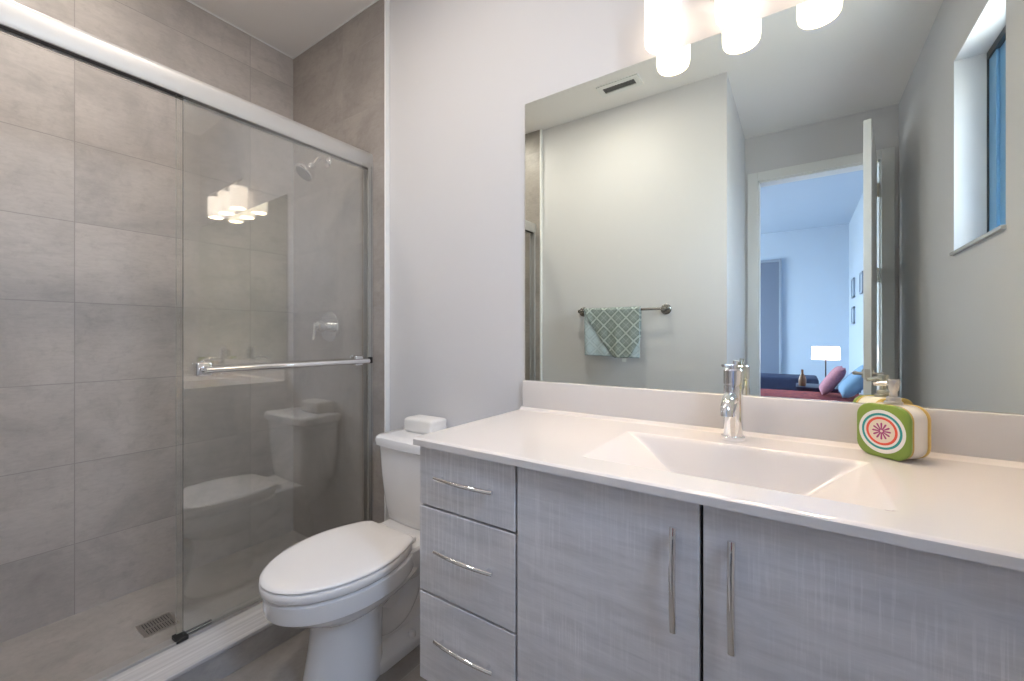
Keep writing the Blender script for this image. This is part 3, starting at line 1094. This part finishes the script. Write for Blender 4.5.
# wrapped pack of tissues on the tank
b = NB()
px0, px1, py0, py1, pz0, pz1 = -1.376, -1.216, -0.118, -0.022, 0.7205, 0.781
n = 14
rings = []
for k in range(n + 1):
    t = k / n
    z = pz0 + (pz1 - pz0) * t
    e_ = 0.0
    if t < 0.12:
        e_ = 0.006 * (1 - t / 0.12)
    if t > 0.84:
        e_ = 0.010 * ((t - 0.84) / 0.16) ** 2
    rings.append([Vector(((px0 + px1) / 2 + x, (py0 + py1) / 2 + y, z + 0.0018 * math.sin(61 * x + 2) * t + 0.0015 * math.cos(73 * y) * t)) for x, y in rrect(px1 - px0 - 2 * e_, py1 - py0 - 2 * e_, 0.009, 5)])
last = rings[-1]
cc = Vector(((px0 + px1) / 2, (py0 + py1) / 2, pz1 + 0.001))
rings.append([p.lerp(cc, 0.35) for p in last])
loft(b, rings)
for v in b.verts:                      # the folded notch at the front of the wrapper
    d = (v.co - Vector((-1.325, py0, pz1))).length
    if d < 0.03:
        v.co.z -= 0.012 * (1 - d / 0.03)
    v.co.x += 0.0012 * math.sin(190 * v.co.z)
pk = mk('tissue_pack', b, mat('white_paper_wrap', (0.78, 0.76, 0.73), 0.7), loc=((px0 + px1) / 2, (py0 + py1) / 2, pz0), angle=50)
tag(pk, 'white soft block of folded tissues lying on the toilet tank lid', 'tissue pack')

# ============================================================ ON THE WALL OPPOSITE THE MIRROR
tb = thing('towel_rail', (-1.0, YT, 1.30), 'dark polished metal towel rail on the wall opposite the mirror', 'towel rail')
RX0, RX1, RY, RZ = -1.315, -0.705, YT + 0.070, 1.298
b = NB(); tube(b, [(RX0, RY, RZ), (RX1, RY, RZ)], 0.0085, 14)
mk('rail', b, M_PEWTER, tb)
for x in (RX0 + 0.012, RX1 - 0.012):
    b = NB()
    lathe(b, [(0, 0), (0.034, 0), (0.034, 0.006), (0.027, 0.010), (0.025, 0.014), (0.013, 0.018), (0.010, 0.050), (0.012, 0.056), (0.0135, 0.068), (0.011, 0.080), (0, 0.082)], (x, YT, RZ), (0, 1, 0), 28)
    mk('post', b, M_PEWTER, tb)

# the washcloth


def towel_mat(name, base, lineA, mix_):
    m = mat(name, base, 0.85)
    k = NT(m)
    t = k.n('ShaderNodeTexCoord')
    s = k.n('ShaderNodeSeparateXYZ')
    k.l(t.outputs['Object'], s.inputs[0])
    p = k.math('MULTIPLY', k.math('ADD', s.outputs['X'], s.outputs['Z']), 1 / 0.105)
    q = k.math('MULTIPLY', k.math('SUBTRACT', s.outputs['X'], s.outputs['Z']), 1 / 0.105)

    def ln(v, wd, off=0.0):
        f = k.math('FRACT', k.math('ADD', v, off))
        return k.math('LESS_THAN', k.math('ABSOLUTE', k.math('SUBTRACT', f, 0.5)), wd)
    pale = k.math('MAXIMUM', ln(p, 0.07), ln(q, 0.07))
    thin = k.math('MAXIMUM', ln(p, 0.03, 0.5), ln(q, 0.03, 0.5))
    dark = k.math('MAXIMUM', ln(p, 0.18), ln(q, 0.18))
    c = k.mix(k.noise(k.coords(), 160, 3), tuple(x * 0.85 for x in base), tuple(x * 1.15 for x in base))
    c = k.mix(k.math('MULTIPLY', dark, 0.40 * mix_), c, tuple(x * 0.45 for x in base))
    c = k.mix(k.math('MULTIPLY', pale, 0.75 * mix_), c, lineA)
    c = k.mix(k.math('MULTIPLY', thin, 0.35 * mix_), c, lineA)
    k.l(c, k.b.inputs['Base Color'])
    bp = k.n('ShaderNodeBump')
    bp.inputs['Strength'].default_value = 0.5
    bp.inputs['Distance'].default_value = 0.002
    k.l(k.noise(k.coords(), 420, 2), bp.inputs['Height'])
    k.l(bp.outputs[0], k.b.inputs['Normal'])
    return m


M_T1 = towel_mat('sage_diamond_towel', (0.27, 0.32, 0.30), (0.56, 0.62, 0.59), 1.0)
M_T2 = towel_mat('pale_blue_towel_reverse', (0.48, 0.57, 0.60), (0.62, 0.69, 0.72), 0.6)
TX0, TX1 = -1.262, -0.862
tw_ = thing('washcloth', (-1.06, RY, RZ), 'small sage green diamond-patterned washcloth hanging over the towel rail', 'towel')


def hang(side, drop, mtl, name, bottom, off, cut=None):
    """one hanging layer; side +1 = towards the mirror"""
    b = NB()
    nu, nvv = 44, 40
    g = []
    for i in range(nu + 1):
        u = i / nu
        x = TX0 + (TX1 - TX0) * u
        col = []
        dmax = drop * bottom(u)
        for j in range(nvv + 1):
            v = j / nvv
            zz = RZ + 0.0105 + off - v * dmax
            xx = x + (0.014 * v * (0.5 - u) if side > 0 else 0.010 * v * (0.5 - u))
            fold = 0.006 * v * math.sin(9 * u + 1.2) + 0.004 * v * math.sin(23 * u)
            yy = RY + side * (0.0105 + off) + fold + side * 0.003 * math.sin(PI * v)
            if v < 0.05:
                t = v / 0.05
                yy = RY + (side * (0.0105 + off)) * math.sin(t * PI / 2) + fold
                zz = RZ + (0.0105 + off) * math.cos(t * PI / 2) - v * dmax * 0.3
            col.append(b.verts.new((xx, yy, zz)))
        g.append(col)
    for i in range(nu):
        for j in range(nvv):
            b.faces.new((g[i][j], g[i + 1][j], g[i + 1][j + 1], g[i][j + 1]))
    o = mk(name, b, mtl, tw_, angle=80)
    md = o.modifiers.new('thick', 'SOLIDIFY')
    md.thickness = 0.004
    md.offset = 0
    return o


hang(1, 0.334, M_T2, 'inner_layer', lambda u: 0.965 + 0.035 * u, 0.0)
def front_hem(u):
    a = min(1.0, (u / 0.56) ** 0.75) if u < 0.56 else 1.0
    c = 1.0 if u < 0.80 else 1.0 - 0.34 * ((u - 0.80) / 0.20) ** 1.3
    return max(0.05, a * c)
hang(1, 0.342, M_T1, 'outer_layer', front_hem, 0.0075)
hang(-1, 0.20, M_T1, 'back_layer', lambda u: 1.0, 0.0)
b = NB(); bx(b, -0.985, -0.955, RY + 0.014, RY + 0.0165, RZ - 0.350, RZ - 0.318)
mk('care_tag', b, mat('white_tag', (0.85, 0.86, 0.86), 0.6), tw_, smooth=False)

# ceiling vent
cv = thing('ceiling_vent', (-0.955, -1.305, CEIL), 'white rectangular ceiling vent with dark slots above the towel wall', 'vent')
b = NB()
vx0, vx1, vy0, vy1 = -1.085, -0.815, -1.365, -1.245
bx(b, vx0, vx1, vy0, vy0 + 0.030, CEIL - 0.010, CEIL); bx(b, vx0, vx1, vy1 - 0.030, vy1, CEIL - 0.010, CEIL)
bx(b, vx0, vx0 + 0.032, vy0 + 0.030, vy1 - 0.030, CEIL - 0.010, CEIL); bx(b, vx1 - 0.032, vx1, vy0 + 0.030, vy1 - 0.030, CEIL - 0.010, CEIL)
mk('vent_frame', b, M_TRIM, cv, smooth=False)
b = NB(); bx(b, vx0 + 0.03, vx1 - 0.03, vy0 + 0.028, vy1 - 0.028, CEIL - 0.003, CEIL - 0.001)
mk('vent_duct', b, M_BLACK, cv, smooth=False)
b = NB()
for k in range(3):
    y = vy0 + 0.042 + k * 0.018
    bx(b, vx0 + 0.03, vx1 - 0.03, y - 0.002, y + 0.002, CEIL - 0.010, CEIL - 0.003)
mk('louvre', b, mat('grey_louvre', (0.22, 0.22, 0.22), 0.5), cv, smooth=False)

# housings of the added ceiling fill lights, invented and out of view
for x_, y_, p_, lab_ in FILLS:
    t = thing('fill_light', (x_, y_, CEIL), lab_, 'fill_light')
    b = NB(); lathe(b, [(0.070, -0.0005), (0.070, -0.010), (0.078, -0.012), (0.092, -0.006), (0.094, -0.0005)], (x_, y_, CEIL), (0, 0, 1), 36)
    mk('trim_ring', b, M_TRIM, t)
    b = NB(); cyl(b, (x_, y_, CEIL - 0.009), (x_, y_, CEIL - 0.006), 0.0705, seg=36)
    mk('lens', b, mat('fill_light_lens', (0.9, 0.9, 0.88), 0.5, emit=(1.0, 0.94, 0.87), estr=6.0), t)

# ============================================================ BEDROOM SEEN THROUGH THE DOOR
b = NB(); bx(b, BX0, BX1, BY0, BY1, -0.1, 0.0)
struct('floor_bedroom', b, mat('bedroom_floor', (0.35, 0.30, 0.26), 0.4))
b = NB(); bx(b, BX0 - 0.1, BX1 + 0.1, BY0 - 0.1, BY1, CEIL, CEIL + 0.1)
struct('ceiling_bedroom', b, M_BWALL)
b = NB(); bx(b, BX0 - 0.2, BX1 + 0.1, BY0 - 0.1, BY0, 0, CEIL)
struct('wall_bedroom_far', b, M_BWALL)
b = NB(); bx(b, BX1, BX1 + 0.1, BY0, BY1 - 0.0, 0, CEIL)
struct('wall_bedroom_right', b, M_BWALL)
b = NB()
bx(b, BX0 - 0.2, BX0, BY0, BWY0, 0, CEIL); bx(b, BX0 - 0.2, BX0, BWY1, BY1 + 0.12, 0, CEIL)
bx(b, BX0 - 0.2, BX0, BWY0, BWY1, 0, BWZ0); bx(b, BX0 - 0.2, BX0, BWY0, BWY1, BWZ1, CEIL)
struct('wall_bedroom_left', b, M_BWALL)
b = NB()
for y in (BWY0, (BWY0 + BWY1) / 2 - 0.025, BWY1 - 0.05):
    bx(b, BX0 - 0.12, BX0 - 0.07, y, y + 0.05, BWZ0, BWZ1)
bx(b, BX0 - 0.12, BX0 - 0.07, BWY0, BWY1, BWZ0, BWZ0 + 0.05); bx(b, BX0 - 0.12, BX0 - 0.07, BWY0, BWY1, BWZ1 - 0.05, BWZ1)
struct('window_2', b, M_TRIM)
# grey door on the far wall
b = NB(); bx(b, -1.02, -0.245, BY0, BY0 + 0.035, 0, 2.27, 0.003)
d2 = struct('door_2', b, mat('slate_door', (0.16, 0.20, 0.28), 0.35))
b = NB(); bx(b, -0.245, -0.215, BY0, BY0 + 0.05, 0, 2.31, 0.003); bx(b, -1.06, -1.02, BY0, BY0 + 0.05, 0, 2.31, 0.003); bx(b, -1.02, -0.245, BY0, BY0 + 0.05, 2.27, 2.31, 0.003)
struct('door_frame', b, mat('slate_frame', (0.30, 0.36, 0.45), 0.35), d2)

# bed
bed = thing('bed', (-0.35, -3.34, 0), 'bed with a dark red patterned cover, its head against the bedroom wall', 'bed')
bx0, bx1, by0, by1 = -1.40, 0.585, -3.86, -2.90
b = NB(); bx(b, bx0, bx1, by0, by1, 0.10, 0.30, 0.01)
mk('bed_base', b, mat('navy_bed_base', (0.02, 0.03, 0.07), 0.6), bed)
for sx_ in (bx0 + 0.08, bx1 - 0.08):
    for sy_ in (by0 + 0.08, by1 - 0.08):
        b = NB(); cyl(b, (sx_, sy_, 0), (sx_, sy_, 0.10), 0.022, 0.028, 14)
        mk('leg', b, M_DARK, bed)
b = NB(); bx(b, bx0 + 0.005, bx1 - 0.005, by0 + 0.005, by1 - 0.005, 0.30, 0.535, 0.04, 4)
mk('mattress', b, mat('white_mattress', (0.72, 0.74, 0.78), 0.8), bed)


def cover_mat():
    m = mat('dark_red_cover', (0.23, 0.02, 0.035), 0.8)
    k = NT(m)
    n = k.noise(k.coords(), 16, 5, 0.7, 1.5)
    k.l(k.ramp(n, (0.38, (0.12, 0.012, 0.03)), (0.50, (0.26, 0.02, 0.035)), (0.62, (0.30, 0.07, 0.05))), k.b.inputs['Base Color'])
    return m


b = NB(); bx(b, bx0 - 0.01, bx1 - 0.02, by0 - 0.012, by1 + 0.012, 0.34, 0.568, 0.04, 5)
mk('bed_cover', b, cover_mat(), bed)


def pillow(name, c, ux, uy, wd, ht, tk, m, label, group=None):
    """stuffed square pillow; ux = along its width, uy = up its face"""
    c, ux, uy = Vector(c), Vector(ux).normalized(), Vector(uy).normalized()
    uz = ux.cross(uy)
    b = NB()
    n = 18
    V = {}
    for s in (1, -1):
        for i in range(n + 1):
            for j in range(n + 1):
                u, v = 2 * i / n - 1, 2 * j / n - 1
                edge = (1 - u ** 4) * (1 - v ** 4)
                if edge < 1e-6 and s < 0:
                    V[(s, i, j)] = V[(1, i, j)]
                    continue
                p = c + ux * (u * wd / 2 * (1 - 0.07 * (1 - v * v) * abs(u))) + uy * (v * ht / 2 * (1 - 0.07 * (1 - u * u) * abs(v))) + uz * (s * tk / 2 * edge ** 0.5)
                V[(s, i, j)] = b.verts.new(p)
    for s in (1, -1):
        for i in range(n):
            for j in range(n):
                b.faces.new((V[(s, i, j)], V[(s, i + 1, j)], V[(s, i + 1, j + 1)], V[(s, i, j + 1)]))
    zl = min(v.co.z for v in b.verts)
    o = mk(name, b, m, loc=(c.x, c.y, zl), angle=80)
    tag(o, label, 'pillow', group)
    return o


M_PB = mat('blue_pillow_linen', (0.20, 0.36, 0.55), 0.8)
M_PP = mat('rose_striped_pillow', (0.42, 0.18, 0.24), 0.8)
k = NT(M_PP)
k.l(k.mix(k.noise(k.coords((40, 40, 40)), 2.0, 3, 0.6), (0.22, 0.10, 0.18), (0.60, 0.28, 0.32)), k.b.inputs['Base Color'])
pillow('pillow', (0.425, -3.40, 0.735), (0, 1, 0), (0.66, 0, 0.75), 0.44, 0.36, 0.13, M_PB, 'plain blue pillow leaning on the bedroom wall at the bed head')
pillow('pillow', (0.262, -3.64, 0.708), (0, 1, 0), (0.55, 0, 0.83), 0.36, 0.31, 0.10, M_PP, 'rose striped pillow leaning against the blue pillow on the red bed')

# nightstand, lamp and bottle
nsx0, nsx1, nsy0, nsy1, nsz = -0.02, 0.50, -4.36, -3.92, 0.60
ns_ = thing('nightstand', ((nsx0 + nsx1) / 2, (nsy0 + nsy1) / 2, 0), 'dark nightstand beyond the bed carrying the lamp', 'nightstand')
M_NAVY = mat('navy_lacquer', (0.015, 0.025, 0.06), 0.35)
b = NB(); bx(b, nsx0, nsx1, nsy0, nsy1, nsz - 0.025, nsz, 0.004)
mk('top', b, M_NAVY, ns_)
b = NB(); bx(b, nsx0 + 0.015, nsx1 - 0.015, nsy0 + 0.015, nsy1 - 0.015, 0.14, nsz - 0.025)
mk('body', b, M_NAVY, ns_, smooth=False)
for sx_ in (nsx0 + 0.04, nsx1 - 0.04):
    for sy_ in (nsy0 + 0.04, nsy1 - 0.04):
        b = NB(); cyl(b, (sx_, sy_, 0), (sx_, sy_, 0.14), 0.014, 0.02, 12)
        mk('leg', b, M_NAVY, ns_)
lx, ly = 0.235, -4.12
la = thing('table_lamp', (lx, ly, nsz), 'lit table lamp with a pale pink shade on the nightstand', 'lamp')
b = NB(); lathe(b, [(0, 0), (0.055, 0), (0.055, 0.012), (0.03, 0.02), (0, 0.02)], (lx, ly, nsz), (0, 0, 1), 24)
mk('lamp_base', b, M_DARK, la)
b = NB(); cyl(b, (lx, ly, nsz + 0.015), (lx, ly, nsz + 0.30), 0.006, seg=10)
mk('pole', b, M_DARK, la)
b = NB()
for r0, r1 in ((0.120, 0.125),):
    rings = [[Vector((lx + r * math.cos(2 * PI * k / 32), ly + r * math.sin(2 * PI * k / 32), z)) for k in range(32)] for r, z in ((0.117, 0.880), (0.122, 0.880), (0.117, 1.010), (0.112, 1.010), (0.117, 0.880))]
    loft(b, rings, False, False)
mk('lamp_shade', b, mat('pink_lamp_shade', (0.85, 0.7, 0.72), 0.6, emit=(1.0, 0.72, 0.78), estr=2.2), la)
b = NB(); lathe(b, [(0, 0), (0.018, 0.004), (0.022, 0.03), (0.012, 0.06), (0, 0.062)], (lx, ly, nsz + 0.30), (0, 0, 1), 16)
mk('bulb', b, mat('bedroom_bulb', (0.9, 0.85, 0.8), 0.4, emit=(1, 0.75, 0.6), estr=25), la)
b = NB(); lathe(b, [(0, 0), (0.032, 0), (0.034, 0.01), (0.034, 0.07), (0.026, 0.10), (0.012, 0.13), (0.011, 0.165), (0.013, 0.17), (0, 0.172)], (0.035, -4.05, nsz), (0, 0, 1), 24)
bo = mk('bottle', b, mat('brown_bottle', (0.16, 0.09, 0.05), 0.3), loc=(0.035, -4.05, nsz))
tag(bo, 'brown bottle standing on the nightstand left of the lamp', 'bottle')
# low dark bench by the far side
bn = thing('bench', (-0.65, -5.0, 0), 'low navy upholstered bench beyond the red bed', 'bench')
b = NB(); bx(b, -1.5, 0.20, -5.35, -4.75, 0.20, 0.62, 0.03, 3)
mk('seat_cushion', b, mat('navy_upholstery', (0.02, 0.035, 0.09), 0.7), bn)
for sx_ in (-1.42, 0.12):
    for sy_ in (-5.27, -4.83):
        b = NB(); cyl(b, (sx_, sy_, 0), (sx_, sy_, 0.205), 0.016, 0.022, 12)
        mk('leg', b, M_DARK, bn)
# pictures on the bedroom's right wall
M_PF = mat('slate_picture_frame', (0.26, 0.33, 0.42), 0.4)
M_PA = mat('pale_print', (0.42, 0.50, 0.60), 0.5)
for i, (y, z0, z1, wd, lab) in enumerate(((-5.70, 1.62, 1.87, 0.24, 'slim dark picture frame highest and farthest on the bedroom wall'), (-5.70, 1.28, 1.50, 0.24, 'slim dark picture frame hanging below the farthest frame on the bedroom wall'), (-4.80, 1.60, 1.84, 0.24, 'slim dark picture frame in the middle of the row on the bedroom wall'), (-4.08, 1.58, 1.83, 0.26, 'slim dark picture frame nearest the doorway on the bedroom wall'))):
    p = thing('picture_frame', (BX1, y, z0), lab, 'picture', 'picture frames on the bedroom wall')
    b = NB()
    for a in ((y - wd / 2, y - wd / 2 + 0.02, z0, z1), (y + wd / 2 - 0.02, y + wd / 2, z0, z1), (y - wd / 2, y + wd / 2, z0, z0 + 0.02), (y - wd / 2, y + wd / 2, z1 - 0.02, z1)):
        bx(b, BX1 - 0.022, BX1 - 0.0005, *a, 0.002)
    mk('frame', b, M_PF, p, smooth=False)
    b = NB(); bx(b, BX1 - 0.012, BX1 - 0.001, y - wd / 2 + 0.018, y + wd / 2 - 0.018, z0 + 0.018, z1 - 0.018)
    mk('print', b, M_PA, p, smooth=False)
